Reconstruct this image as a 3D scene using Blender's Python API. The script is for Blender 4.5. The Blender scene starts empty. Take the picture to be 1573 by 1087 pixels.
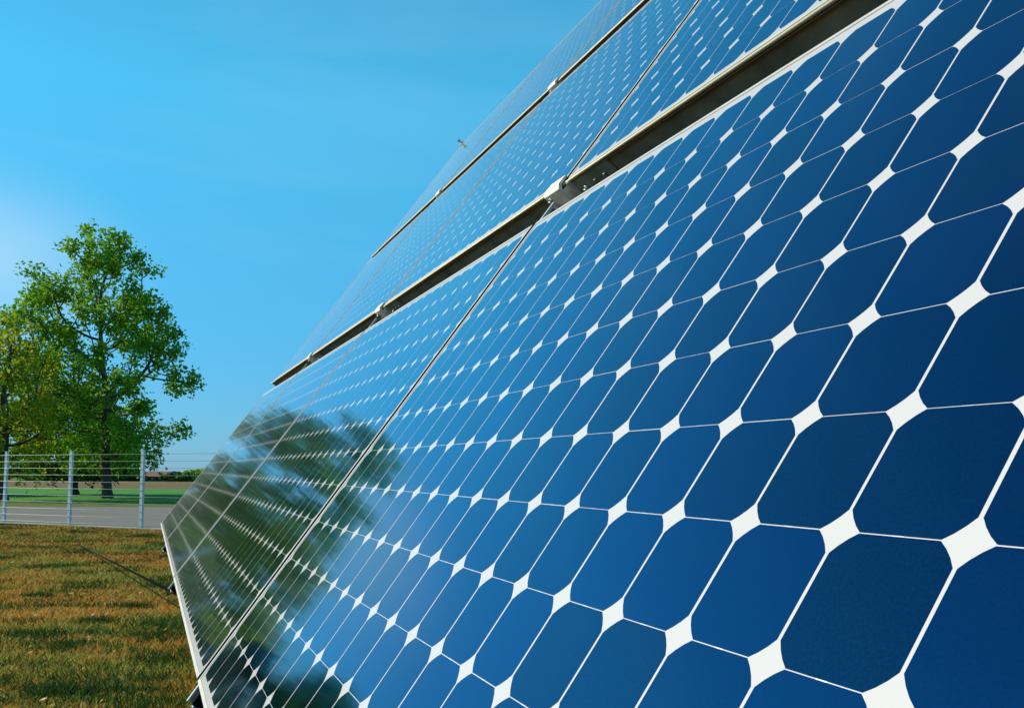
import bpy, math, random
import numpy as np
from mathutils import Vector, Matrix

random.seed(7)
S = bpy.context.scene
COL = S.collection

# ------------------------------------------------------------------ camera, sky, sun, exposure
W_PX, H_PX, F_PX, CX, CY = 1573.0, 1087.0, 1385.6, 786.5, 655.0
EYE = 1.30                                   # height of the lens above the grass
PITCH = 0.128                                # one cell of the panels, metres

def unit(v):
    v = np.array(v, float); return v / np.linalg.norm(v)

# camera frame: x right, y down, z forward.  UP is the true vertical in that frame.
UP = unit((0.006, -1.0, 0.0566))
FWD = np.array((0., 0., 1.)); FWD = unit(FWD - FWD.dot(UP) * UP)
RGT = np.cross(FWD, UP)
C2W = np.stack([RGT, FWD, UP])               # camera frame -> world
EYEV = np.array((0., 0., EYE))

def ray(px, py):
    return C2W @ np.array(((px - CX) / F_PX, (py - CY) / F_PX, 1.0))

cam = bpy.data.cameras.new('camera')
cam.sensor_width = 36.0
cam.lens = F_PX / W_PX * 36.0
cam.shift_y = (CY - H_PX / 2) / W_PX
cam.clip_start = 0.02
cam.clip_end = 6000.0
cam_o = bpy.data.objects.new('camera', cam)
COL.objects.link(cam_o)
xr, yd, zf = C2W @ np.array((1., 0, 0)), C2W @ np.array((0, 1., 0)), C2W @ np.array((0, 0, 1.))
cam_o.matrix_world = Matrix(((xr[0], -yd[0], -zf[0], 0), (xr[1], -yd[1], -zf[1], 0), (xr[2], -yd[2], -zf[2], EYE), (0, 0, 0, 1)))
S.camera = cam_o

SUN_DIR = unit((-0.83, 0.12, 0.51))         # towards the sun
sun_el = math.asin(SUN_DIR[2])
sun_az = math.atan2(SUN_DIR[0], SUN_DIR[1])  # clockwise from +Y

world = bpy.data.worlds.new('World')
S.world = world
world.use_nodes = True
wt = world.node_tree
wt.nodes.clear()
w_out = wt.nodes.new('ShaderNodeOutputWorld')
w_bg = wt.nodes.new('ShaderNodeBackground')
w_sky = wt.nodes.new('ShaderNodeTexSky')
w_sky.sky_type = 'NISHITA'
w_sky.sun_disc = False
w_sky.sun_elevation = sun_el
w_sky.sun_rotation = sun_az
w_sky.altitude = 100
w_sky.air_density = 1.0
w_sky.dust_density = 0.2
w_sky.ozone_density = 2.0
w_tint = wt.nodes.new('ShaderNodeMix'); w_tint.data_type = 'RGBA'; w_tint.blend_type = 'MULTIPLY'
w_tint.inputs[0].default_value = 1.0
w_tint.inputs[7].default_value = (0.28, 1.16, 1.18, 1)
wt.links.new(w_sky.outputs[0], w_tint.inputs[6])
# an even, clear blue haze over the whole dome
w_haze = wt.nodes.new('ShaderNodeMix'); w_haze.data_type = 'RGBA'
w_haze.inputs[0].default_value = 0.50
w_haze.inputs[7].default_value = (0.50, 3.15, 4.85, 1)
wt.links.new(w_tint.outputs[2], w_haze.inputs[6])
# the air thickens and dulls towards the horizon, the same all round
w_tc = wt.nodes.new('ShaderNodeTexCoord')
w_sep = wt.nodes.new('ShaderNodeSeparateXYZ'); wt.links.new(w_tc.outputs['Generated'], w_sep.inputs[0])
w_rmp = wt.nodes.new('ShaderNodeValToRGB')
for p_ in (0.12, 0.38): w_rmp.color_ramp.elements.new(p_)
w_rmp.color_ramp.elements[3].position = 0.80
for e, c in zip(w_rmp.color_ramp.elements, ((1.00, 0.46, 0.66, 1), (0.88, 0.63, 0.78, 1), (0.94, 0.94, 0.98, 1), (0.46, 0.52, 0.64, 1))):
    e.color = c
wt.links.new(w_sep.outputs['Z'], w_rmp.inputs[0])
w_hor = wt.nodes.new('ShaderNodeMix'); w_hor.data_type = 'RGBA'; w_hor.blend_type = 'MULTIPLY'; w_hor.inputs[0].default_value = 1.0
wt.links.new(w_haze.outputs[2], w_hor.inputs[6]); wt.links.new(w_rmp.outputs[0], w_hor.inputs[7])
# thin streaks of high cloud
w_map = wt.nodes.new('ShaderNodeMapping'); w_map.inputs['Scale'].default_value = (1.3, 1.3, 6.0); w_map.inputs['Rotation'].default_value = (0.10, 0.06, 0.4)
wt.links.new(w_tc.outputs['Generated'], w_map.inputs[0])
w_cn = wt.nodes.new('ShaderNodeTexNoise'); w_cn.inputs['Scale'].default_value = 1.7; w_cn.inputs['Detail'].default_value = 5; w_cn.inputs['Roughness'].default_value = 0.5; w_cn.inputs['Distortion'].default_value = 0.6
wt.links.new(w_map.outputs[0], w_cn.inputs[0])
w_cm = wt.nodes.new('ShaderNodeMapRange')
for i, x in enumerate((0.50, 0.85, 0.0, 0.10)): w_cm.inputs[i + 1].default_value = x
wt.links.new(w_cn.outputs['Fac'], w_cm.inputs[0])
w_cl = wt.nodes.new('ShaderNodeMix'); w_cl.data_type = 'RGBA'; w_cl.inputs[7].default_value = (3.6, 4.6, 5.2, 1)
wt.links.new(w_cm.outputs[0], w_cl.inputs[0]); wt.links.new(w_hor.outputs[2], w_cl.inputs[6])
# a soft pale cloud low in the sky
w_dir = wt.nodes.new('ShaderNodeVectorMath'); w_dir.operation = 'DISTANCE'
w_st = wt.nodes.new('ShaderNodeMapping'); w_st.inputs['Scale'].default_value = (1.0, 1.0, 1.5)
wt.links.new(w_tc.outputs['Generated'], w_st.inputs[0]); wt.links.new(w_st.outputs[0], w_dir.inputs[0])
_cd = unit(ray(-30, 410)); w_dir.inputs[1].default_value = (_cd[0], _cd[1], _cd[2] * 1.5)
w_cr = wt.nodes.new('ShaderNodeMapRange'); w_cr.interpolation_type = 'SMOOTHSTEP'
for i, x in enumerate((0.18, 0.0, 0.0, 0.55)): w_cr.inputs[i + 1].default_value = x
wt.links.new(w_dir.outputs['Value'], w_cr.inputs[0])
w_cx = wt.nodes.new('ShaderNodeMath'); w_cx.operation = 'MULTIPLY'; wt.links.new(w_cr.outputs[0], w_cx.inputs[0])
w_cy = wt.nodes.new('ShaderNodeMapRange')
for i, x in enumerate((0.25, 0.65, 0.45, 1.0)): w_cy.inputs[i + 1].default_value = x
wt.links.new(w_cn.outputs['Fac'], w_cy.inputs[0]); wt.links.new(w_cy.outputs[0], w_cx.inputs[1])
w_c2 = wt.nodes.new('ShaderNodeMix'); w_c2.data_type = 'RGBA'; w_c2.inputs[7].default_value = (3.9, 5.0, 5.5, 1)
wt.links.new(w_cx.outputs[0], w_c2.inputs[0]); wt.links.new(w_cl.outputs[2], w_c2.inputs[6])
wt.links.new(w_c2.outputs[2], w_bg.inputs['Color'])
w_bg.inputs['Strength'].default_value = 0.13
wt.links.new(w_bg.outputs[0], w_out.inputs[0])

sun = bpy.data.lights.new('sun', 'SUN')
sun.energy = 4.2
sun.angle = math.radians(0.5)
sun.color = (1.0, 0.87, 0.66)
sun_o = bpy.data.objects.new('sun', sun)
COL.objects.link(sun_o)
sun_o.rotation_euler = Vector(tuple(SUN_DIR)).to_track_quat('Z', 'Y').to_euler()
sun_o.location = (-20, 0, 20)

S.view_settings.view_transform = 'Standard'
S.view_settings.look = 'None'
S.view_settings.exposure = 0.45
S.view_settings.gamma = 1.0
S.view_settings.use_curve_mapping = False

# ------------------------------------------------------------------ helpers
def ground_at(px, py, z=0.0):
    d = ray(px, py)
    return EYEV + d * ((z - EYE) / d[2])

def at_depth(px, py, depth):
    d = ray(px, py)
    return EYEV + d * (depth / d[1])

class MB:
    """collects faces and links them as one mesh object"""
    def __init__(self): self.v = []; self.f = []; self.smooth = []
    def add(self, verts, faces, smooth=False):
        b = len(self.v)
        self.v += [tuple(x) for x in verts]
        self.f += [tuple(i + b for i in f) for f in faces]
        self.smooth += [smooth] * len(faces)
        return self
    def box(self, x0, x1, y0, y1, z0, z1):
        v = [(x0, y0, z0), (x1, y0, z0), (x1, y1, z0), (x0, y1, z0), (x0, y0, z1), (x1, y0, z1), (x1, y1, z1), (x0, y1, z1)]
        return self.add(v, [(0, 3, 2, 1), (4, 5, 6, 7), (0, 1, 5, 4), (1, 2, 6, 5), (2, 3, 7, 6), (3, 0, 4, 7)])
    def extrude(self, poly, axis_a, axis_b, axis_c, org, length):
        """closed 2-D polygon (a,b) swept along axis_c"""
        a, b, c, o = map(np.array, (axis_a, axis_b, axis_c, org))
        n = len(poly)
        v = [o + a * p + b * q for p, q in poly] + [o + a * p + b * q + c * length for p, q in poly]
        f = [tuple(range(n - 1, -1, -1)), tuple(range(n, 2 * n))]
        f += [(i, (i + 1) % n, n + (i + 1) % n, n + i) for i in range(n)]
        return self.add(v, f)
    def tube(self, pts, rads, seg=8, caps=True):
        pts = [np.array(p, float) for p in pts]
        b = len(self.v); n = len(pts)
        up = np.array((0.13, 0.31, 0.94))
        for i, p in enumerate(pts):
            d = unit(pts[min(i + 1, n - 1)] - pts[max(i - 1, 0)])
            s = np.cross(d, up)
            if np.linalg.norm(s) < 1e-3: s = np.cross(d, (1, 0, 0))
            s = unit(s); t = np.cross(d, s)
            for k in range(seg):
                a = 2 * math.pi * k / seg
                self.v.append(tuple(p + rads[i] * (s * math.cos(a) + t * math.sin(a))))
        for i in range(n - 1):
            for k in range(seg):
                k2 = (k + 1) % seg
                self.f.append((b + i * seg + k, b + i * seg + k2, b + (i + 1) * seg + k2, b + (i + 1) * seg + k)); self.smooth.append(True)
        if caps:
            self.f.append(tuple(b + k for k in range(seg - 1, -1, -1))); self.smooth.append(False)
            self.f.append(tuple(b + (n - 1) * seg + k for k in range(seg))); self.smooth.append(False)
        return self
    def mesh(self, name):
        m = bpy.data.meshes.new(name)
        m.from_pydata(self.v, [], self.f)
        m.polygons.foreach_set('use_smooth', self.smooth)
        m.update()
        return m
    def build(self, name, mat, parent=None, matrix=None, bevel=0.0):
        o = bpy.data.objects.new(name, self.mesh(name))
        o.data.materials.append(mat)
        link(o, parent, matrix)
        if bevel:
            bv = o.modifiers.new('bevel', 'BEVEL'); bv.width = bevel; bv.segments = 2; bv.limit_method = 'ANGLE'
        return o

def link(o, parent=None, matrix=None):
    COL.objects.link(o)
    if parent is not None: o.parent = parent
    if matrix is not None: o.matrix_basis = matrix
    return o

def big_mesh(name, verts, faces, mat, parent=None):
    """verts (n,3) array, faces (m,k) array with k = 3 or 4"""
    verts = np.asarray(verts, np.float32); faces = np.asarray(faces, np.int32)
    m = bpy.data.meshes.new(name)
    k = faces.shape[1]
    m.vertices.add(len(verts)); m.vertices.foreach_set('co', verts.ravel())
    m.loops.add(faces.size); m.loops.foreach_set('vertex_index', faces.ravel())
    m.polygons.add(len(faces))
    m.polygons.foreach_set('loop_start', np.arange(0, faces.size, k, dtype=np.int32))
    m.update(calc_edges=True); m.validate()
    m.materials.append(mat)
    return link(bpy.data.objects.new(name, m), parent)

def empty(name, loc=(0, 0, 0), matrix=None):
    o = bpy.data.objects.new(name, None)
    o.empty_display_size = 0.1
    COL.objects.link(o)
    if matrix is not None: o.matrix_basis = matrix
    else: o.location = loc
    return o

def tag(o, label=None, cat=None, group=None, kind=None):
    if label: o['label'] = label
    if cat: o['category'] = cat
    if group: o['group'] = group
    if kind: o['kind'] = kind
    return o

# ------------------------------------------------------------------ materials
class NT:
    def __init__(self, name):
        self.m = bpy.data.materials.new(name); self.m.use_nodes = True
        self.t = self.m.node_tree; self.t.nodes.clear()
        self.out = self.t.nodes.new('ShaderNodeOutputMaterial')
    def n(self, kind, **kw):
        nd = self.t.nodes.new('ShaderNode' + kind)
        for k, v in kw.items(): setattr(nd, k, v)
        return nd
    def l(self, a, b): self.t.links.new(a, b)
    def val(self, sock, v):
        if isinstance(v, bpy.types.NodeSocket): self.l(v, sock)
        else: sock.default_value = v
    def coord(self, which='Object'): return self.n('TexCoord').outputs[which]
    def noise(self, scale, detail=4, rough=0.55, vec=None, dist=0.0):
        nd = self.n('TexNoise'); nd.inputs['Scale'].default_value = scale; nd.inputs['Detail'].default_value = detail
        nd.inputs['Roughness'].default_value = rough; nd.inputs['Distortion'].default_value = dist
        self.l(vec if vec is not None else self.coord(), nd.inputs['Vector'])
        return nd.outputs['Fac']
    def ramp(self, fac, stops):
        r = self.n('ValToRGB'); e = r.color_ramp.elements
        while len(e) < len(stops): e.new(0.5)
        for s, (p, c) in zip(e, stops): s.position = p; s.color = (*c, 1) if len(c) == 3 else c
        self.l(fac, r.inputs[0]); return r.outputs['Color']
    def mix(self, fac, a, b, mode='MIX'):
        m = self.n('Mix'); m.data_type = 'RGBA'; m.blend_type = mode
        self.val(m.inputs[0], fac)
        for s, v in ((m.inputs[6], a), (m.inputs[7], b)):
            self.val(s, v if isinstance(v, bpy.types.NodeSocket) else (*v, 1))
        return m.outputs[2]
    def math(self, op, a, b=0.0):
        m = self.n('Math'); m.operation = op; self.val(m.inputs[0], a); self.val(m.inputs[1], b); return m.outputs[0]
    def maprange(self, v, a, b, c, d):
        m = self.n('MapRange'); self.val(m.inputs[0], v)
        for i, x in enumerate((a, b, c, d)): m.inputs[i + 1].default_value = x
        return m.outputs[0]
    def bsdf(self, **kw):
        b = self.n('BsdfPrincipled')
        for k, v in kw.items():
            s = b.inputs[k.replace('_', ' ')]
            if isinstance(v, tuple) and len(v) == 3: v = (*v, 1)
            self.val(s, v)
        self.l(b.outputs[0], self.out.inputs[0]); return b
    def bump(self, h, strength=0.3, dist=0.01):
        b = self.n('Bump'); b.inputs['Strength'].default_value = strength; b.inputs['Distance'].default_value = dist
        self.l(h, b.inputs['Height']); return b.outputs[0]
    def scaled(self, vec, sx, sy, sz):
        mp = self.n('Mapping'); mp.inputs['Scale'].default_value = (sx, sy, sz); self.l(vec, mp.inputs[0]); return mp.outputs[0]

def simple(name, col, rough=0.6, metal=0.0, var=0.12, scale=8.0, bump=0.0, spec=0.5):
    t = NT(name)
    f = t.noise(scale, 5)
    lo = tuple(c * (1 - var) for c in col); hi = tuple(min(1, c * (1 + var)) for c in col)
    c = t.ramp(f, [(0.3, lo), (0.7, hi)])
    b = t.bsdf(Base_Color=c, Roughness=rough, Metallic=metal, Specular_IOR_Level=spec)
    if bump: t.l(t.bump(t.noise(scale * 6, 4), bump, 0.01), b.inputs['Normal'])
    return t.m

M = {}
def grazing_haze(t, b, depth=0.000010):
    """pale haze painted into the glass colour, stronger the flatter the view"""
    lw = t.n('LayerWeight'); lw.inputs['Blend'].default_value = 0.5
    cosv = t.math('MAXIMUM', t.math('SUBTRACT', 1.0, lw.outputs['Facing']), 0.02)
    streak = t.maprange(t.noise(2.2, 5, 0.6), 0.3, 0.7, 0.75, 1.25)
    fac = t.math('MINIMUM', t.math('MULTIPLY', t.math('DIVIDE', depth, t.math('POWER', cosv, 3.0)), streak), 0.42)
    d = t.n('BsdfDiffuse'); d.inputs[0].default_value = (0.50, 0.53, 0.56, 1)  # pale tone of the painted haze
    mx = t.n('MixShader'); t.l(fac, mx.inputs[0]); t.l(b.outputs[0], mx.inputs[1]); t.l(d.outputs[0], mx.inputs[2])
    t.l(mx.outputs[0], t.out.inputs[0])
# silicon cell under glass: dark blue antireflective film, glossy glass on top
def cell_material():
    t = NT('silicon_cell')
    rnd = t.math('FRACT', t.math('ADD', t.n('NewGeometry').outputs['Random Per Island'], t.n('ObjectInfo').outputs['Random']))
    base = t.ramp(rnd, [(0.0, (0.0, 0.052, 0.105)), (0.5, (0.0, 0.070, 0.158)), (1.0, (0.0, 0.088, 0.215))])
    fine = t.noise(300.0, 4, 0.8)
    base = t.mix(t.maprange(fine, 0.42, 0.72, 0.0, 0.7), base, (0.0, 0.105, 0.260))
    # the laminate is never perfectly flat
    wav = t.noise(5.0, 2)
    nb = t.bump(wav, 0.012, 0.02)
    b = t.bsdf(Base_Color=base, Metallic=1.0, Roughness=0.10, Specular_Tint=(0.0, 0.78, 1.0), Coat_Weight=1.0, Coat_IOR=1.36, Coat_Roughness=0.05)
    t.l(nb, b.inputs['Coat Normal'])
    grazing_haze(t, b)
    return t.m
M['cell'] = cell_material()
def backsheet_material():
    t = NT('white_backsheet')
    b = t.bsdf(Base_Color=(0.50, 0.50, 0.51), Roughness=0.7, Coat_Weight=1.0, Coat_IOR=1.46, Coat_Roughness=0.07)
    grazing_haze(t, b)
    return t.m
M['backsheet'] = backsheet_material()
M['tab'] = simple('tinned_copper', (0.75, 0.75, 0.74), 0.35, 0.6, 0.05)
M['frame'] = simple('anodised_aluminium', (0.56, 0.55, 0.50), 0.42, 0.25, 0.08, 20)
M['bead'] = simple('sunlit_cream_bead', (0.78, 0.70, 0.46), 0.5, 0.1, 0.08, 20)  # warm sunlight on the frame lip, put into the colour
M['beam'] = simple('galvanised_beam', (0.29, 0.315, 0.225), 0.65, 0.1, 0.35, 9, 0.1)
M['rail'] = simple('weathered_rail', (0.30, 0.30, 0.27), 0.5, 0.4, 0.2, 12)
M['clamp'] = simple('cast_clamp', (0.74, 0.71, 0.62), 0.5, 0.1, 0.1, 40)
M['bolt'] = simple('zinc_bolt', (0.42, 0.47, 0.44), 0.3, 0.8, 0.15, 60)
M['dark_steel'] = simple('dark_steel', (0.010, 0.011, 0.010), 0.9, 0.0, 0.2, 10, spec=0.05)
M['post'] = simple('galvanised_post', (0.42, 0.50, 0.50), 0.45, 0.3, 0.12, 6)
M['wire'] = simple('galvanised_wire', (0.40, 0.44, 0.42), 0.45, 0.3, 0.1, 6)
M['kerb'] = simple('concrete_kerb', (0.36, 0.35, 0.32), 0.9, 0, 0.2, 5, 0.2)

def grass_cols(t, vec):
    """shared patchiness of the dry lawn: returns 0 = dry and brown, 1 = green"""
    big = t.noise(0.33, 3, 0.5, t.scaled(vec, 0.8, 1.5, 0.0), 0.4)
    mid = t.noise(2.3, 4, 0.6, t.scaled(vec, 1.0, 1.6, 0.0))
    s = t.math('ADD', t.math('MULTIPLY', big, 0.68), t.math('MULTIPLY', mid, 0.42))
    return t.maprange(s, 0.49, 0.66, 0.0, 1.0)

def lawn_material():
    t = NT('dry_lawn')
    vec = t.coord()
    g = grass_cols(t, vec)
    fine = t.noise(26.0, 5, 0.7, vec)
    dry = t.ramp(fine, [(0.25, (0.176, 0.067, 0.017)), (0.5, (0.512, 0.180, 0.039)), (0.75, (0.750, 0.345, 0.078))])
    grn = t.ramp(fine, [(0.25, (0.062, 0.082, 0.020)), (0.5, (0.170, 0.206, 0.041)), (0.75, (0.340, 0.337, 0.071))])
    c = t.mix(g, dry, grn)
    b = t.bsdf(Base_Color=c, Roughness=0.95, Specular_IOR_Level=0.1)
    t.l(t.bump(t.noise(40.0, 4, 0.7, vec), 0.8, 0.03), b.inputs['Normal'])
    return t.m
M['lawn'] = lawn_material()

def blade_material():
    t = NT('grass_blades')
    vec = t.coord()
    g = grass_cols(t, vec)
    rnd = t.n('NewGeometry').outputs['Random Per Island']
    dry = t.ramp(rnd, [(0.0, (0.394, 0.130, 0.026)), (0.4, (0.750, 0.277, 0.049)), (0.75, (0.750, 0.466, 0.099)), (1.0, (0.750, 0.699, 0.220))])
    grn = t.ramp(rnd, [(0.0, (0.091, 0.160, 0.030)), (0.5, (0.227, 0.321, 0.055)), (0.85, (0.496, 0.500, 0.093)), (1.0, (0.750, 0.606, 0.155))])
    c = t.mix(g, dry, grn)
    d = t.n('BsdfDiffuse'); t.l(c, d.inputs[0])
    tr = t.n('BsdfTranslucent'); t.l(c, tr.inputs[0])
    mx = t.n('MixShader'); mx.inputs[0].default_value = 0.3
    t.l(d.outputs[0], mx.inputs[1]); t.l(tr.outputs[0], mx.inputs[2]); t.l(mx.outputs[0], t.out.inputs[0])
    return t.m
M['blade'] = blade_material()

def field_material(name, a, b, sc, stretch=(1, 1, 1)):
    t = NT(name)
    vec = t.scaled(t.coord(), *stretch)
    c = t.ramp(t.noise(sc, 5, 0.6, vec), [(0.3, a), (0.7, b)])
    bs = t.bsdf(Base_Color=c, Roughness=0.95, Specular_IOR_Level=0.1)
    t.l(t.bump(t.noise(sc * 7, 3, 0.6, vec), 0.6, 0.05), bs.inputs['Normal'])
    return t.m
M['meadow'] = field_material('far_meadow', (0.068, 0.112, 0.027), (0.128, 0.173, 0.042), 0.08)
M['crop'] = field_material('green_crop', (0.042, 0.169, 0.022), (0.080, 0.259, 0.034), 0.5, (0.2, 1, 1))
M['verge'] = field_material('road_verge', (0.068, 0.102, 0.024), (0.145, 0.178, 0.044), 0.9)
M['soil'] = field_material('ploughed_soil', (0.129, 0.086, 0.033), (0.198, 0.143, 0.056), 0.3, (0.1, 1, 1))
def asphalt():
    t = NT('worn_asphalt')
    vec = t.coord()
    c = t.ramp(t.noise(0.5, 5, 0.6, t.scaled(vec, 0.25, 1.2, 1)), [(0.3, (0.165, 0.158, 0.138)), (0.7, (0.225, 0.212, 0.182))])
    c = t.mix(t.maprange(t.noise(60, 3, 0.6, vec), 0.35, 0.65, 0, 0.4), c, (0.18, 0.17, 0.15))
    t.bsdf(Base_Color=c, Roughness=0.95, Specular_IOR_Level=0.05)
    return t.m
M['asphalt'] = asphalt()

def leaf_material(name, stops, trans=0.45):
    t = NT(name)
    rnd = t.n('NewGeometry').outputs['Random Per Island']
    c = t.ramp(rnd, stops)
    clump = t.noise(0.7, 3, 0.5)
    c = t.mix(t.maprange(clump, 0.35, 0.65, 0.0, 0.5), c, stops[-1][1])
    d = t.n('BsdfPrincipled'); d.inputs['Roughness'].default_value = 0.6; d.inputs['Specular IOR Level'].default_value = 0.15; t.l(c, d.inputs['Base Color'])
    tr = t.n('BsdfTranslucent')
    t.l(t.mix(1.0, c, (1.05, 1.25, 0.5), 'MULTIPLY'), tr.inputs[0])
    mx = t.n('MixShader'); mx.inputs[0].default_value = trans
    t.l(d.outputs[0], mx.inputs[1]); t.l(tr.outputs[0], mx.inputs[2]); t.l(mx.outputs[0], t.out.inputs[0])
    return t.m
M['leaf'] = leaf_material('tree_leaves', [(0.0, (0.042, 0.146, 0.013)), (0.5, (0.115, 0.297, 0.022)), (1.0, (0.285, 0.443, 0.031))], 0.40)
M['leaf_yellow'] = leaf_material('yellowing_leaves', [(0.0, (0.16, 0.21, 0.015)), (0.5, (0.32, 0.37, 0.022)), (1.0, (0.50, 0.48, 0.030))], 0.42)
M['leaf_dark'] = leaf_material('dark_leaves', [(0.0, (0.016, 0.055, 0.012)), (0.5, (0.035, 0.095, 0.016)), (1.0, (0.080, 0.150, 0.020))], 0.28)
M['bark'] = simple('bark', (0.085, 0.055, 0.032), 0.9, 0, 0.4, 5, 0.6)
M['roof'] = simple('tiled_roof', (0.22, 0.10, 0.065), 0.85, 0, 0.2, 2)
M['barn_wall'] = simple('barn_wall', (0.13, 0.09, 0.07), 0.85, 0, 0.2, 1)
M['barn_door'] = simple('barn_door', (0.05, 0.04, 0.035), 0.8, 0, 0.2, 1)

# ------------------------------------------------------------------ ground, road, fields
def sheet(name, pts, z, mat):
    o = MB().add([(p[0], p[1], z) for p in pts], [tuple(range(len(pts)))]).build(name, mat)
    return tag(o, kind='structure')

gp = ground_at
sheet('ground', [(-4000, -300), (4000, -300), (4000, 4500), (-4000, 4500)], 0.0, M['meadow'])
# fence line on the ground
fa, fb = gp(5.7, 803.4)[:2], gp(216.4, 812.4)[:2]
f_step = (fb - fa) / 2
f_dir = unit(f_step)
f_nrm = np.array((-f_dir[1], f_dir[0]))            # away from the camera
def fpt(k, off=0.0): return fa + f_step * k + f_nrm * off
sheet('lawn', [(-120, -60), (120, -60), fpt(45, -0.02), fpt(-40, -0.02)], 0.004, M['lawn'])
y_road = gp(110, 778)[1]
sheet('road', [fpt(-40, 0.16), fpt(45, 0.16), (140, y_road), (-140, y_road)], 0.008, M['asphalt'])
y_v = gp(110, 771)[1]; y_c = gp(110, 750)[1]; y_s = gp(110, 738.5)[1]
sheet('verge', [(-140, y_road), (140, y_road), (140, y_v), (-140, y_v)], 0.012, M['verge'])
sheet('crop_field', [(-300, y_v), (300, y_v), (300, y_c), (-300, y_c)], 0.016, M['crop'])
sheet('ploughed_field', [(-500, y_c), (500, y_c), (500, y_s), (-500, y_s)], 0.020, M['soil'])
kb = MB(); a, b = fpt(-14), fpt(14)
kb.add([(*(fpt(-14, -0.06)), 0.0), (*(fpt(14, -0.06)), 0.0), (*(fpt(14, 0.10)), 0.0), (*(fpt(-14, 0.10)), 0.0),
        (*(fpt(-14, -0.06)), 0.035), (*(fpt(14, -0.06)), 0.035), (*(fpt(14, 0.10)), 0.035), (*(fpt(-14, 0.10)), 0.035)],
       [(0, 3, 2, 1), (4, 5, 6, 7), (0, 1, 5, 4), (1, 2, 6, 5), (2, 3, 7, 6), (3, 0, 4, 7)])
tag(kb.build('kerb', M['kerb']), kind='structure')

# ------------------------------------------------------------------ array frame of reference: x along the rows, y up the slope, z out of the glass
R1 = C2W @ np.array((0.3745247, -0.04195625, -0.9262672))
R2 = C2W @ np.array((0.55098779, -0.7933946, 0.25872275))
R3 = C2W @ np.array((-0.74575043, -0.60725998, -0.27402849))
T0 = EYEV + C2W @ np.array((-6.61141592, 5.31943822, 19.4211067)) * PITCH
ARR = Matrix(((R1[0], R2[0], R3[0], T0[0]), (R1[1], R2[1], R3[1], T0[1]), (R1[2], R2[2], R3[2], T0[2]), (0, 0, 0, 1)))
def arr(c, r, n=0.0): return T0 + PITCH * (R1 * c + R2 * r + R3 * n)

NC, NR = 19, 13
MC, MB0, MT = 0.165, 0.22, 0.27                     # margins round the cells, in cells
PER_C = NC + 2 * MC + 0.27
TIERS = [0.0, 15.07, 30.14]
T_OFF = [0.0, -0.10, -0.10]

def cell_outline(w, h, lg, seg=3):
    """pseudo-square wafer outline with arc corners, centred"""
    pts = []
    x, y = w / 2, h / 2
    Rr = math.hypot(x, y - lg)
    for sx, sy in ((1, 1), (-1, 1), (-1, -1), (1, -1)):
        p0, p1 = np.array((sx * x, sy * (y - lg))), np.array((sx * (x - lg), sy * y))
        if sx * sy < 0: p0, p1 = p1, p0
        a0, a1 = math.atan2(p0[1], p0[0]), math.atan2(p1[1], p1[0])
        if a1 < a0: a1 += 2 * math.pi
        r0, r1 = np.linalg.norm(p0), np.linalg.norm(p1)
        for k in range(seg + 1):
            t = k / seg; a = a0 + (a1 - a0) * t; r = r0 + (r1 - r0) * t
            pts.append((r * math.cos(a), r * math.sin(a)))
    return pts
OUT = cell_outline(0.1238, 0.1269, 0.0212)
N_O = len(OUT)
TOPZ, BOTZ = 0.0, -0.00018
cell_mb = MB().add([(x, y, TOPZ) for x, y in OUT] + [(x, y, BOTZ) for x, y in OUT],
                   [tuple(range(N_O))] + [(i, N_O + i, N_O + (i + 1) % N_O, (i + 1) % N_O) for i in range(N_O)])
CELL = cell_mb.mesh('cell'); CELL.materials.append(M['cell'])

def frame_mesh():
    x0, x1 = -MC * PITCH, (NC + MC) * PITCH
    y0, y1 = -MB0 * PITCH, (NR + MT) * PITCH
    lip, zt, zb = 0.011, 0.0016, -0.008
    mb = MB()
    o = [(x0, y0), (x1, y0), (x1, y1), (x0, y1)]
    i_ = [(x0 + lip, y0 + lip), (x1 - lip, y0 + lip), (x1 - lip, y1 - lip), (x0 + lip, y1 - lip)]
    v = [(*p, zt) for p in o] + [(*p, zt) for p in i_] + [(*p, zb) for p in o] + [(*p, zb) for p in i_]
    f = []
    for k in range(4):
        j = (k + 1) % 4
        f += [(k, j, 4 + j, 4 + k), (8 + k, 12 + k, 12 + j, 8 + j), (k, 8 + k, 8 + j, j), (4 + k, 4 + j, 12 + j, 12 + k)]
    return mb.add(v, f).mesh('frame')
FRAME = frame_mesh(); FRAME.materials.append(M['frame'])
bs = MB().box(-MC * PITCH + 0.0111, (NC + MC) * PITCH - 0.0111, -MB0 * PITCH + 0.0111, (NR + MT) * PITCH - 0.0111, -0.006, -0.0002)
BACK = bs.mesh('backsheet'); BACK.materials.append(M['backsheet'])
# little tinned tabs that bridge the cells of a string
tb = MB()
for c in range(NC):
    for r in range(1, NR):
        x, y = (c + 0.5) * PITCH, r * PITCH
        tb.add([(x - 0.006, y - 0.00085, -0.0001), (x + 0.006, y - 0.00085, -0.0001), (x + 0.006, y + 0.00085, -0.0001), (x - 0.006, y + 0.00085, -0.0001)], [(0, 1, 2, 3)])
TABS = tb.mesh('interconnect'); TABS.materials.append(M['tab'])
# all wafers of a far panel in one mesh
cv, cf = [], []
for c in range(NC):
    for r in range(NR):
        b0 = len(cv)
        cv += [((c + 0.5) * PITCH + x, (r + 0.5) * PITCH + y, TOPZ) for x, y in OUT]
        cf.append(tuple(range(b0, b0 + N_O)))
CELLS = MB().add(cv, cf).mesh('cells'); CELLS.materials.append(M['cell'])

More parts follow.
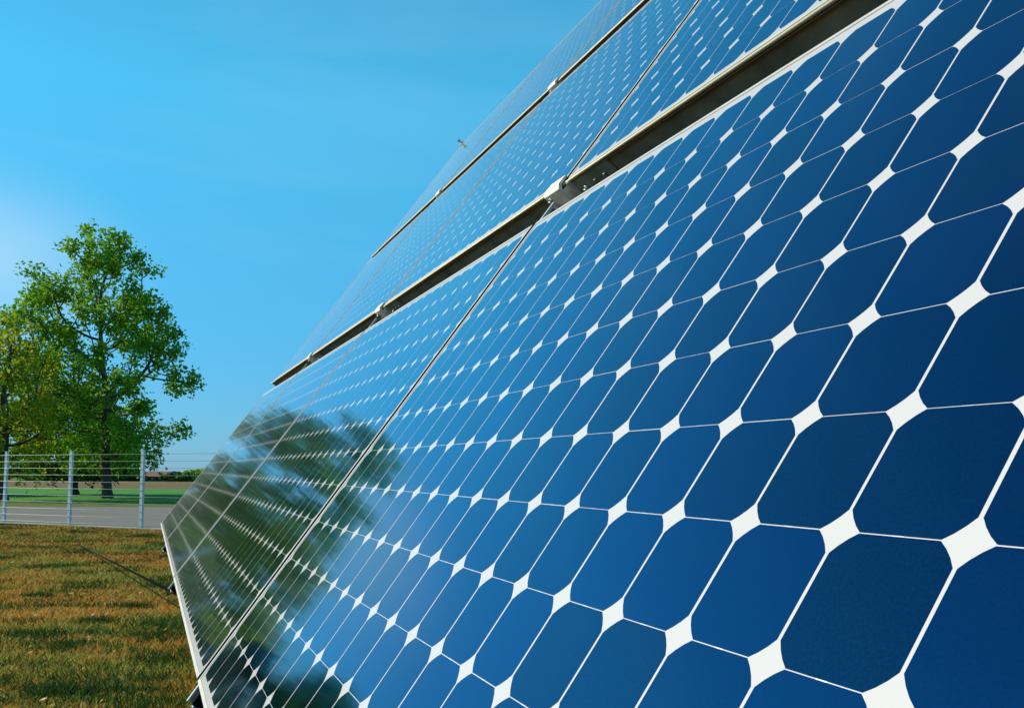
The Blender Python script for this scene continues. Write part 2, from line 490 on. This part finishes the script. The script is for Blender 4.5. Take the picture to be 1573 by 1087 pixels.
ROW = ['bottom', 'middle', 'top']
LBL = {
 (0, 0): 'nearest and largest dark blue solar panel, bottom row, filling the right of the view',
 (0, 1): 'bottom row solar panel left of the nearest one, green tree mirrored in it',
 (0, 2): 'bottom row solar panel third from the right, thin strip with pale grid lines',
 (0, 3): 'farthest solar panel of the bottom row, outermost at the left edge by the grass',
 (1, 0): 'middle row solar panel at upper right, directly above the nearest panel',
 (1, 1): 'middle row solar panel left of the clamp with three bolt heads',
 (1, 2): 'middle row solar panel third from the right, pale with sky glare',
 (1, 3): 'farthest solar panel of the middle row, ending against the blue sky',
 (2, 0): 'top row solar panel directly above the upper right middle row panel',
 (2, 1): 'top row solar panel second from the right, cut by the upper photo edge',
 (2, 2): 'top row solar panel third from the right, washed out pale blue',
 (2, 3): 'farthest solar panel of the top row, at the sky edge below the top clamp',
}
for ti, tr in enumerate(TIERS):
    for pc in range(4):
        c0 = -pc * PER_C + T_OFF[ti]
        root = empty('solar_panel', matrix=ARR @ Matrix.Translation((c0 * PITCH, tr * PITCH, 0)))
        tag(root, LBL[(ti, pc)], 'solar panel', 'solar panels of the tilted array')
        link(bpy.data.objects.new('frame', FRAME), root)
        link(bpy.data.objects.new('backsheet', BACK), root)
        if (ti, pc) in ((0, 0), (0, 1), (1, 0)):
            for c in range(NC):
                for r in range(NR):
                    o = bpy.data.objects.new('cell', CELL)
                    COL.objects.link(o); o.parent = root
                    j = 0.00028
                    o.location = ((c + 0.5) * PITCH + random.uniform(-j, j), (r + 0.5) * PITCH + random.uniform(-j, j) * 0.5, 0.00004)
                    o.rotation_euler = (random.uniform(-0.0011, 0.0011), random.uniform(-0.0011, 0.0011), 0)
        else:
            tag(link(bpy.data.objects.new('cells', CELLS), root), kind='stuff')
        tag(link(bpy.data.objects.new('interconnect', TABS), root), kind='stuff')

# ------------------------------------------------------------------ mounting structure
P = PITCH
mount = empty('mounting_structure', loc=tuple(gp(700, 900)))
mount.matrix_basis = ARR
tag(mount, 'dark olive steel beams, clamps and struts carrying the solar panels', 'mounting frame')
C_L, C_R = -3 * PER_C - 2.6, NC + 0.35
def beam(r0, r1, n0, n1):
    """folded channel along the rows, lips at the edges"""
    t = 0.004 / P
    mb = MB()
    mb.box(C_L * P, C_R * P, r0 * P, (r0 + t) * P, n0 * P, n1 * P)                       # face that looks down the slope
    mb.box(C_L * P, C_R * P, (r0 + t) * P, r1 * P, n1 * P - 0.004, n1 * P)               # flange under the panel
    mb.box(C_L * P, C_R * P, (r0 + t) * P, (r0 + .25) * P, n0 * P, n0 * P + 0.004)
    return mb.build('beam', M['beam'], mount)
for ti, tr in enumerate(TIERS):
    beam(tr - 0.19, tr + 0.50, -1.02, -0.10)
beam(TIERS[2] + NR - 0.2, TIERS[2] + NR + 0.20, -1.02, -0.10)
# lip along the lower edge of the upper tiers, its sunlight painted cream
for ti in (1, 2):
    y = TIERS[ti] - MB0
    MB().box(C_L * P, C_R * P, (y - 0.03) * P, (y + 0.028) * P, -0.125 * P, -0.10 * P - 0.0005).build('edge_strip', M['frame'], mount)
    MB().tube([(C_L * P, (y - 0.035) * P, -0.036 * P), (C_R * P, (y - 0.035) * P, -0.036 * P)], [0.0052, 0.0052], 10).build('edge_bead', M['bead'], mount)
# rails that run up the slope under the joints between panels
JOINTS = [-0.30 - PER_C * k for k in range(4)] + [NC + 0.1]
for k, jc in enumerate(JOINTS):
    cc = jc if k != 3 else -3 * PER_C + 1.2
    if k == 4: cc = NC - 1.2
    mb = MB()
    mb.box((cc - .20) * P, (cc + .20) * P, -0.75 * P, 43.9 * P, -1.62 * P, -1.04 * P)
    mb.build('rail', M['rail'], mount)
# clamps over the joints
def bolt(mb, c, r, n, rad, axis):
    p = np.array((c, r, n)) * P
    ax = unit(axis)
    mb.tube([p, p + ax * rad * 0.35], [rad * 1.5, rad * 1.5], 10)
    mb.tube([p + ax * rad * 0.35, p + ax * rad * 1.2], [rad, rad * 0.92], 6)
def clamp(c, r):
    """r is the lower edge of the panels above"""
    mb = MB()
    A, Bx, Cx = (0, P, 0), (0, 0, P), (P, 0, 0)
    prof = [(-0.34, -0.62), (-0.26, -0.62), (-0.24, -0.06), (-0.16, 0.03), (0.13, 0.03), (0.13, 0.10), (-0.20, 0.11), (-0.32, 0.02)]
    mb.extrude(prof, A, Bx, Cx, np.array(((c - 0.50) * P, r * P, 0)), 0.92)
    mb.box((c - 0.50) * P, (c + 0.42) * P, (r - 0.25) * P, (r - 0.01) * P, -0.60 * P, -0.10 * P)
    o = mb.build('clamp', M['clamp'], mount, bevel=0.0012)
    ax = (0, -1, 0)
    MB().box((c + 0.58) * P, (c + 0.66) * P, (r - 0.17) * P, (r - 0.05) * P, -0.72 * P, -0.02 * P).build('end_flange', M['frame'], o)
    MB().box((c + 0.47) * P, (c + 2.5) * P, (r - 0.045) * P, r * P, -0.98 * P, -0.14 * P).build('splice_plate', M['beam'], o)
    for (bc, br, bn, rad) in ((c - 0.30, r - 0.335, -0.17, 0.011), (c + 0.95, r - 0.045, -0.50, 0.012), (c + 1.55, r - 0.045, -0.40, 0.0055), (c + 2.05, r - 0.045, -0.40, 0.0055)):
        q = MB(); bolt(q, bc, br, bn, rad, ax); q.build('bolt', M['bolt'], o)
    return o
for ti in (1, 2):
    for k in (0, 1, 2):
        clamp(JOINTS[k] - 0.55, TIERS[ti] - MB0)
# narrow joint strips that carry on the panel edge across the gap
for ti in (1, 2):
    for k in (0, 1, 2):
        c = JOINTS[k] - 0.06
        MB().box((c - .05) * P, (c + .05) * P, (TIERS[ti] - 1.78) * P, (TIERS[ti] - 0.95) * P, -0.14 * P, -0.06 * P).build('joint_strip', M['frame'], mount)
# black strips that paint the shade into the open gaps between panels
M['gap_shade'] = simple('gap_shade_black', (0.006, 0.006, 0.006), 0.9, 0, 0.1, 10, spec=0.0)
for ti, tr in enumerate(TIERS):
    for k in (0, 1, 2):
        c = -MC - 0.135 - PER_C * k + T_OFF[ti]
        MB().box((c - .13) * P, (c + .13) * P, (tr - MB0 + .01) * P, (tr + NR + MT - .01) * P, -0.055 * P, 0.0010).build('gap_shade_strip', M['gap_shade'], mount)
# top end clamp
ce, re_ = -3 * PER_C - 0.1, TIERS[2] + NR + MT
ec = MB().box((ce - .35) * P, (ce + .35) * P, (re_ - .12) * P, (re_ + .2) * P, 0.02 * P, 0.10 * P)
ec.box((ce - .35) * P, (ce + .35) * P, (re_ + .03) * P, (re_ + .2) * P, -0.5 * P, 0.018 * P)
ec = ec.build('end_clamp', M['clamp'], mount, bevel=0.0012)
MB().tube([(ce * P, (re_ + .08) * P, 0.10 * P), (ce * P, (re_ + .08) * P, 0.50 * P)], [0.012, 0.012], 8).build('stud', M['bolt'], ec)
MB().tube([(ce * P, (re_ + .08) * P, 0.36 * P), (ce * P, (re_ + .08) * P, 0.52 * P)], [0.022, 0.022], 6).build('nut', M['bolt'], ec)
# brackets at the foot of the rails and stay cables
for k in (0, 1, 2):
    c = JOINTS[k]
    br = MB().box((c - .25) * P, (c + .25) * P, -0.66 * P, -0.24 * P, -0.95 * P, -0.17 * P).build('foot_bracket', M['dark_steel'], mount)
    MB().box((c - .25) * P, (c - .12) * P, -0.72 * P, -0.235 * P, -0.165 * P, -0.11 * P).build('cap_strip', M['frame'], br)
    q = MB(); bolt(q, c + 0.05, -0.66, -0.30, 0.010, (0, -1, 0)); q.build('bolt', M['bolt'], br)
ARRI = ARR.inverted()
def stay(px0, py0, c_att, anchor):
    a = ARRI @ Vector(tuple(arr(*c_att))); b = ARRI @ Vector(tuple(anchor))
    MB().tube([a, a.lerp(b, 0.5), b], [0.009, 0.009, 0.009], 6).build('stay_cable', M['dark_steel'], mount)
stay(0, 0, (JOINTS[1], -0.66, -0.7), gp(118, 835))
# posts under the array
for k, jc in enumerate(JOINTS):
    cc = jc if k != 3 else -3 * PER_C + 1.2
    if k == 4: cc = NC - 1.2
    for r, w in ((3.0, 0.05), (26.0, 0.06)):
        top = arr(cc, r, -1.6)
        q = MB().tube([ARRI @ Vector((top[0], top[1], -0.05)), ARRI @ Vector(tuple(top))], [w, w], 10)
        q.build('post', M['rail'], mount)

# ------------------------------------------------------------------ fence
fence = empty('wire_fence', (*fpt(1), 0))
tag(fence, 'galvanised wire fence with square posts between lawn and road', 'fence')
FH = 1.86
K0, K1 = -5, 6
def frel(p, z): return (p[0] - fpt(1)[0], p[1] - fpt(1)[1], z)
ang = math.atan2(f_dir[1], f_dir[0])
pm = MB()
pm.box(-0.045, 0.045, -0.03, 0.03, 0.0, FH + 0.05).box(-0.05, 0.05, -0.035, 0.035, FH + 0.05, FH + 0.065)
PM = pm.mesh('post'); PM.materials.append(M['post'])
for k in range(K0, K1 + 1):
    o = link(bpy.data.objects.new('post', PM), fence)
    o.location = frel(fpt(k), 0); o.rotation_euler = (random.gauss(0, 0.004), 0.008 + random.gauss(0, 0.005), ang)
for i in range(11):
    z = 0.09 + i * (FH - 0.13) / 10
    a, b = fpt(K0, -0.045), fpt(K1, -0.045)
    MB().tube([frel(a, z), frel(b, z)], [0.0048, 0.0048], 5).build('wire', M['wire'], fence)

# ------------------------------------------------------------------ trees
def grow_tree(seed, env, height, trunk_r, n_attr=1300, lean=0.0, ctr=(0, 0), depth_scale=0.9, trunk_free=0.14, step=0.30, trunk_top=0.36):
    """space colonisation inside an envelope; env(h) -> (left radius, right radius) for h in 0..1 of the height"""
    rng = np.random.default_rng(seed)
    w_max = max(sum(env(i / 40)) for i in range(41))
    A = []
    n_cl = max(20, n_attr // 14)
    while len(A) < n_attr:
        h = rng.uniform(trunk_free, 1.0)
        l, r = env(h)
        if rng.uniform() > ((l + r) / w_max) ** 1.2: continue
        a = rng.uniform(0, 2 * math.pi); q = rng.uniform(0.1, 1) ** 0.42
        x = math.cos(a) * q; y = math.sin(a) * q
        c = np.array((x * (r if x > 0 else l), y * depth_scale * 0.5 * (l + r), h * height))
        c[0] += lean * c[2]
        m = rng.integers(6, 20)
        A += list(c + rng.normal(size=(m, 3)) * np.array((0.42, 0.42, 0.34)))
    A = np.array(A)
    nodes = [np.array((0., 0., 0.))]; par = [-1]
    z = 0.0
    while z < height * trunk_top:
        z += step
        nodes.append(np.array((lean * z + 0.10 * math.sin(z * 0.8 + seed), 0.08 * math.sin(z * 0.7 + 2 * seed), z))); par.append(len(nodes) - 2)
    start = 0
    near = np.full(len(A), 1e9); idx = np.zeros(len(A), int)
    alive = np.ones(len(A), bool)
    def upd(i0):
        nonlocal near, idx
        N = np.array(nodes[i0:])
        d = np.linalg.norm(A[:, None] - N[None], axis=2)
        j = d.argmin(1); m = d[np.arange(len(A)), j]
        b = m < near
        near[b] = m[b]; idx[b] = j[b] + i0
    # low trunk does not sprout
    first = int(trunk_free * height / step)
    N = np.array(nodes); d = np.linalg.norm(A[:, None] - N[None, first:], axis=2)
    idx = d.argmin(1) + first; near = d.min(1)
    for it in range(160):
        act = alive & (near < 6.0)
        if not act.any(): break
        dirs = {}
        for ai in np.nonzero(act)[0]:
            i = idx[ai]; v = A[ai] - nodes[i]
            dirs.setdefault(i, []).append(v / (np.linalg.norm(v) + 1e-9))
        n0 = len(nodes)
        for i, vs in dirs.items():
            v = np.sum(vs, axis=0) + np.array((0, 0, 0.65)) + rng.normal(size=3) * 0.12
            q = nodes[i] + unit(v) * step
            nodes.append(q); par.append(i)
        upd(n0)
        alive &= near > step * 1.5
        if len(nodes) > 5200: break
    N = np.array(nodes); par = np.array(par)
    ch = [[] for _ in nodes]
    for i, p in enumerate(par):
        if p >= 0: ch[p].append(i)
    rad = np.zeros(len(nodes)); e = 2.35
    for i in range(len(nodes) - 1, -1, -1):
        rad[i] = 0.012 if not ch[i] else sum(rad[c] ** e for c in ch[i]) ** (1 / e)
    rad *= trunk_r / rad[0]
    rad = np.maximum(rad, 0.010)
    rad[0] *= 1.35; rad[1] *= 1.1
    return N, par, rad, ch, rng

def tree_mesh(name, data):
    N, par, rad, ch, rng = data
    mb = MB()
    done = set()
    # chains of nodes become tapered tubes
    for i in range(1, len(N)):
        p = par[i]
        main = max(ch[p], key=lambda c: rad[c])
        if i != main or p == 0:
            chain = [p, i]
            j = i
            while ch[j]:
                j = max(ch[j], key=lambda c: rad[c]); chain.append(j)
            rr = [min(rad[k], rad[i] * 1.15) for k in chain]
            seg = 9 if rad[i] > 0.12 else (5 if rad[i] > 0.03 else 3)
            mb.tube([N[k] for k in chain], rr, seg)
    return mb.mesh(name)

def leaf_mesh(name, data, leaf, per_node, spread, thr=0.035):
    N, par, rad, ch, rng = data
    tips = np.array([i for i in range(len(N)) if N[i][2] > 1.0 and (not ch[i] or (rad[i] < thr and rng.uniform() < 0.55))])
    c = np.repeat(N[tips], per_node, axis=0)
    n = len(c)
    c = c + rng.normal(size=(n, 3)) * spread
    nrm = rng.normal(size=(n, 3)) + np.array((0, 0, 0.7)); nrm /= np.linalg.norm(nrm, axis=1)[:, None]
    t = rng.normal(size=(n, 3)); t -= (t * nrm).sum(1)[:, None] * nrm; t /= np.linalg.norm(t, axis=1)[:, None]
    b = np.cross(nrm, t)
    s = (leaf * rng.uniform(0.6, 1.35, n))[:, None]
    fold = nrm * s * 0.18
    v = np.stack([c - t * s * 0.5, c + b * s * 0.36 + fold, c + t * s * 0.62, c - b * s * 0.36 + fold], 1).reshape(-1, 3)
    f = np.arange(n * 4).reshape(-1, 4)
    f = np.concatenate([f[:, [0, 1, 2]], f[:, [0, 2, 3]]])
    return v, f

def env_from(profile):
    hs = [p[0] for p in profile]; L = [p[1] for p in profile]; Rr = [p[2] for p in profile]
    return lambda h: (float(np.interp(h, hs, L)), float(np.interp(h, hs, Rr)))

def make_tree(label, loc, data, leafmat, leaf=0.2, per=9, spread=0.3, rot=0.0, name='broadleaf_tree', group='trees along the road'):
    root = empty(name, tuple(loc)); root.rotation_euler = (0, 0, rot)
    tag(root, label, 'tree', group)
    m = tree_mesh('trunk', data); m.materials.append(M['bark'])
    link(bpy.data.objects.new('trunk', m), root)
    v, f = leaf_mesh('crown', data, leaf, per, spread)
    big_mesh('crown', v, f, leafmat, root)
    return root

# the big tree, outline measured in the picture and turned into metres
base = gp(165, 765); dep = base[1]; k = dep / F_PX
def hh(y): return (765 - y) / (765 - 338)
H1 = (765 - 338) * k
prof = [(hh(728), 0.3, 0.3), (hh(715), 60, 70), (hh(690), 100, 95), (hh(650), 125, 120), (hh(600), 140, 138), (hh(560), 140, 140), (hh(520), 140, 110),
        (hh(480), 132, 90), (hh(440), 105, 72), (hh(400), 84, 56), (hh(370), 58, 40), (hh(350), 26, 18), (1.0, 3, 3)]
prof = [(h, l * k, r * k) for h, l, r in prof]
d1 = grow_tree(3, env_from(prof), H1, 0.27, 2150, lean=-0.055, trunk_free=0.11)
make_tree('tall green broadleaf tree right of the road fence middle post, trunk lit orange', base, d1, M['leaf'], 0.22, 24, 0.23)
# low dark tree behind it
b3 = gp(116, 760); k3 = b3[1] / F_PX
prof3 = [(0.10, 0.5, 0.5), (0.2, 80 * k3, 75 * k3), (0.5, 95 * k3, 85 * k3), (0.8, 70 * k3, 60 * k3), (1.0, 10 * k3, 10 * k3)]
d3 = grow_tree(11, env_from(prof3), 175 * k3, 0.24, 1300, trunk_free=0.13)
make_tree('low dark spreading tree with dark trunk behind the middle fence post', b3, d3, M['leaf_dark'], 0.24, 26, 0.28)
# yellowing tree cut by the left edge
b2 = gp(4, 769); k2 = b2[1] / F_PX
prof2 = [(0.12, 0.5, 0.5), (0.22, 70 * k2, 50 * k2), (0.5, 100 * k2, 62 * k2), (0.8, 85 * k2, 45 * k2), (1.0, 8 * k2, 8 * k2)]
d2 = grow_tree(23, env_from(prof2), 262 * k2, 0.25, 1500, trunk_free=0.15)
make_tree('yellow-green tree cut off by the left photo edge', b2, d2, M['leaf_yellow'], 0.22, 24, 0.25)
# trees further left along the road, seen only as reflections in the glass
for px, mt, hgt, wd, sd, lab in ((-125, 'leaf_dark', 0.66, 0.9, 31, 'low dark tree beyond the left edge, mirrored in the panel foot'),
                                 (-345, 'leaf', 1.30, 1.5, 37, 'tall broadleaf tree beyond the left edge, mirrored dark in the panel foot'),
                                 (-640, 'leaf_dark', 1.2, 1.5, 41, 'outermost tree beyond the left edge, mirrored at the bottom of the glass')):
    bb = gp(px, 759)
    dd = grow_tree(sd, env_from([(h, l * wd, (r + l) * .5 * wd) for h, l, r in prof2]), 250 * k2 * hgt, 0.25, 1400, trunk_free=0.10)
    make_tree(lab, bb, dd, M[mt], 0.34, 18, 0.32)

# ------------------------------------------------------------------ far hedges and barn
def bush(px, depth, w, h, label, seed, mat):
    rng = np.random.default_rng(seed)
    loc = at_depth(px, 735, depth); loc[2] = 0
    root = empty('bush', tuple(loc)); tag(root, label, 'bush', 'bushes of the far copse left of view' if 'copse' in label else 'bushes along the far field edge')
    n = 2600
    u = rng.normal(size=(n, 3)); u /= np.linalg.norm(u, axis=1)[:, None]
    lump = 1 + 0.22 * np.sin(u[:, 0] * 5 + seed) * np.cos(u[:, 2] * 4 + seed)
    c = u * (rng.uniform(0.55, 1, n) ** 0.5 * lump)[:, None] * np.array((w / 2, min(w / 2, 2.5), h * 0.55)) + np.array((0, 0, h * 0.47))
    c[:, 2] = np.maximum(c[:, 2], 0.1)
    nrm = u + rng.normal(size=(n, 3)) * 0.6; nrm /= np.linalg.norm(nrm, axis=1)[:, None]
    t = rng.normal(size=(n, 3)); t -= (t * nrm).sum(1)[:, None] * nrm; t /= np.linalg.norm(t, axis=1)[:, None]
    b = np.cross(nrm, t); s = (0.055 * w ** 0.5 * h ** 0.5 * rng.uniform(0.6, 1.3, n) + 0.12)[:, None]
    v = np.stack([c - t * s, c + b * s, c + t * s, c - b * s], 1).reshape(-1, 3)
    big_mesh('foliage', v, np.arange(4 * n).reshape(-1, 4), mat, root)
    q = MB()
    for i in range(4): q.tube([(rng.normal() * .2, rng.normal() * .2, 0), (rng.normal() * w * .2, rng.normal() * .5, h * .7)], [0.08, 0.03], 5)
    q.build('stem', M['bark'], root)
yb = y_s + 4
for i, (px, w, h, lab) in enumerate(((60, 11, 3.0, 'dark bush at far field edge, leftmost, below the yellow tree'), (105, 9, 2.4, 'dark bush at far field edge seen left of the tall trunk'),
        (150, 10, 2.6, 'dark bush at far field edge just behind the tall trunk'), (190, 10, 3.0, 'dark bush at far field edge left of the red barn'),
        (275, 7, 2.0, 'low dark bush at far field edge right of the red barn'), (312, 10, 2.6, 'green bush at far field edge touching the panel edge'), (345, 12, 3.2, 'green bush beyond the panels at far field edge'))
        + tuple((-30 - 62 * q, 15 + 3 * (q % 3), 6.5 + 2.5 * ((q * 7) % 4) / 3, 'tall distant bush in the copse beyond the left photo edge') for q in range(10))):
    bush(px, yb, w, h, lab, 40 + i, M['leaf'] if i in (5, 6) else M['leaf_dark'])
bl = at_depth(240, 735, yb + 6); bl[2] = 0
barn = empty('barn', tuple(bl)); tag(barn, 'long low barn with red-brown roof at the far field edge', 'barn')
L2, Wd, hw, hr = 5.0, 3.0, 1.1, 2.3
MB().box(-L2, L2, -Wd, Wd, 0, hw).build('wall', M['barn_wall'], barn)
MB().extrude([(-Wd - .3, hw + .002), (Wd + .3, hw + .002), (0.4, hr), (-0.4, hr)], (0, 1, 0), (0, 0, 1), (1, 0, 0), (-L2 - .3, 0, 0), 2 * L2 + .6).build('roof', M['roof'], barn)
for x in (-2.6, 1.8):
    MB().box(x - .8, x + .8, -Wd - 0.05, -Wd - 0.002, 0, 0.9).build('door', M['barn_door'], barn)

# ------------------------------------------------------------------ grass blades on the lawn
rng = np.random.default_rng(5)
def blades(n, d0, d1, x0f, x1f, hgt, wid):
    """scatter in a wedge in front of the lens: depth d0..d1, sideways as a fraction of depth"""
    d = d0 * (d1 / d0) ** rng.uniform(0, 1, n)
    x = d * rng.uniform(x0f, x1f, n)
    # keep to the lawn side of the fence
    off = (x - fa[0]) * f_nrm[0] + (d - fa[1]) * f_nrm[1]
    ok = off < -0.05
    d, x = d[ok], x[ok]; n = len(d)
    sc = 1 + 0.035 * d
    h = hgt * rng.uniform(0.3, 1.3, n) * (1 + 0.3 * np.sin(x * 2.3 + 1.7 * np.sin(d * 1.3)) * np.sin(d * 1.9 + np.sin(x * 1.7)))
    h = np.maximum(h, 0.012)
    a = rng.uniform(0, 2 * np.pi, n); w = wid * rng.uniform(0.6, 1.3, n) * sc
    tilt = rng.normal(size=(n, 2)) * 0.9 * h[:, None]
    base = np.stack([x, d, np.full(n, 0.002)], 1)
    s = np.stack([np.cos(a) * w, np.sin(a) * w, np.zeros(n)], 1)
    top = base + np.stack([tilt[:, 0], tilt[:, 1], h], 1)
    return np.stack([base - s, base + s, top], 1).reshape(-1, 3)
v = np.concatenate([blades(230000, 3.6, 23.5, -0.62, -0.20, 0.040, 0.0040), blades(45000, 3.0, 24.0, -1.6, -0.62, 0.045, 0.007)])
o = big_mesh('grass', v, np.arange(len(v)).reshape(-1, 3), M['blade'])
tag(o, 'short dry brown and green grass covering the lawn', 'grass', kind='stuff')

# darker, longer tufts of weed in the lawn
def tuft_material():
    t = NT('weed_tufts')
    rnd = t.n('NewGeometry').outputs['Random Per Island']
    c = t.ramp(rnd, [(0.0, (0.018, 0.048, 0.014)), (0.6, (0.045, 0.105, 0.022)), (1.0, (0.10, 0.15, 0.03))])
    d = t.n('BsdfDiffuse'); t.l(c, d.inputs[0])
    tr = t.n('BsdfTranslucent'); t.l(c, tr.inputs[0])
    mx = t.n('MixShader'); mx.inputs[0].default_value = 0.25
    t.l(d.outputs[0], mx.inputs[1]); t.l(tr.outputs[0], mx.inputs[2]); t.l(mx.outputs[0], t.out.inputs[0])
    return t.m
M['tuft'] = tuft_material()
parts = []
for _i in range(230):
    d = 4.0 * (22.0 / 4.0) ** rng.uniform(); x = d * rng.uniform(-0.66, -0.2)
    if (x - fa[0]) * f_nrm[0] + (d - fa[1]) * f_nrm[1] > -0.4: continue
    m = int(rng.integers(60, 260)); rx, ry = rng.uniform(0.10, 0.55), rng.uniform(0.06, 0.22)
    p = rng.normal(size=(m, 2)) * 0.5 * np.array((rx, ry)) + np.array((x, d))
    h = rng.uniform(0.025, 0.085, m); a = rng.uniform(0, 2 * np.pi, m); w = rng.uniform(0.004, 0.010, m)
    b = np.column_stack([p, np.full(m, 0.003)]); sd = np.column_stack([np.cos(a) * w, np.sin(a) * w, np.zeros(m)])
    tp = b + np.column_stack([rng.normal(size=(m, 2)) * 0.6 * h[:, None], h])
    parts.append(np.stack([b - sd, b + sd, tp], 1).reshape(-1, 3))
v = np.concatenate(parts)
tag(big_mesh('weed_tufts', v, np.arange(len(v)).reshape(-1, 3), M['tuft']), 'dark green weed tufts scattered through the dry lawn', 'weeds', kind='stuff')
# fallen leaves
t = NT('fallen_leaf')
t.bsdf(Base_Color=t.ramp(t.n('NewGeometry').outputs['Random Per Island'], [(0.0, (0.30, 0.11, 0.03)), (0.5, (0.50, 0.27, 0.05)), (1.0, (0.62, 0.50, 0.22))]), Roughness=0.7)
n = 700
d = 4.0 * (22.0 / 4.0) ** rng.uniform(0, 1, n); x = d * rng.uniform(-0.64, -0.2, n)
ok = (x - fa[0]) * f_nrm[0] + (d - fa[1]) * f_nrm[1] < -0.3
d, x = d[ok], x[ok]; n = len(d)
c = np.column_stack([x, d, rng.uniform(0.02, 0.04, n)]); a = rng.uniform(0, 2 * np.pi, n); sz = rng.uniform(0.010, 0.024, n)[:, None]
e1 = np.column_stack([np.cos(a), np.sin(a), rng.normal(size=n) * 0.4]) * sz; e2 = np.column_stack([-np.sin(a), np.cos(a), rng.normal(size=n) * 0.4]) * sz * 0.7
v = np.stack([c - e1, c + e2, c + e1, c - e2], 1).reshape(-1, 3)
tag(big_mesh('fallen_leaves', v, np.arange(len(v)).reshape(-1, 4), t.m), 'small yellow and brown fallen leaves strewn on the lawn', 'leaves', kind='stuff')
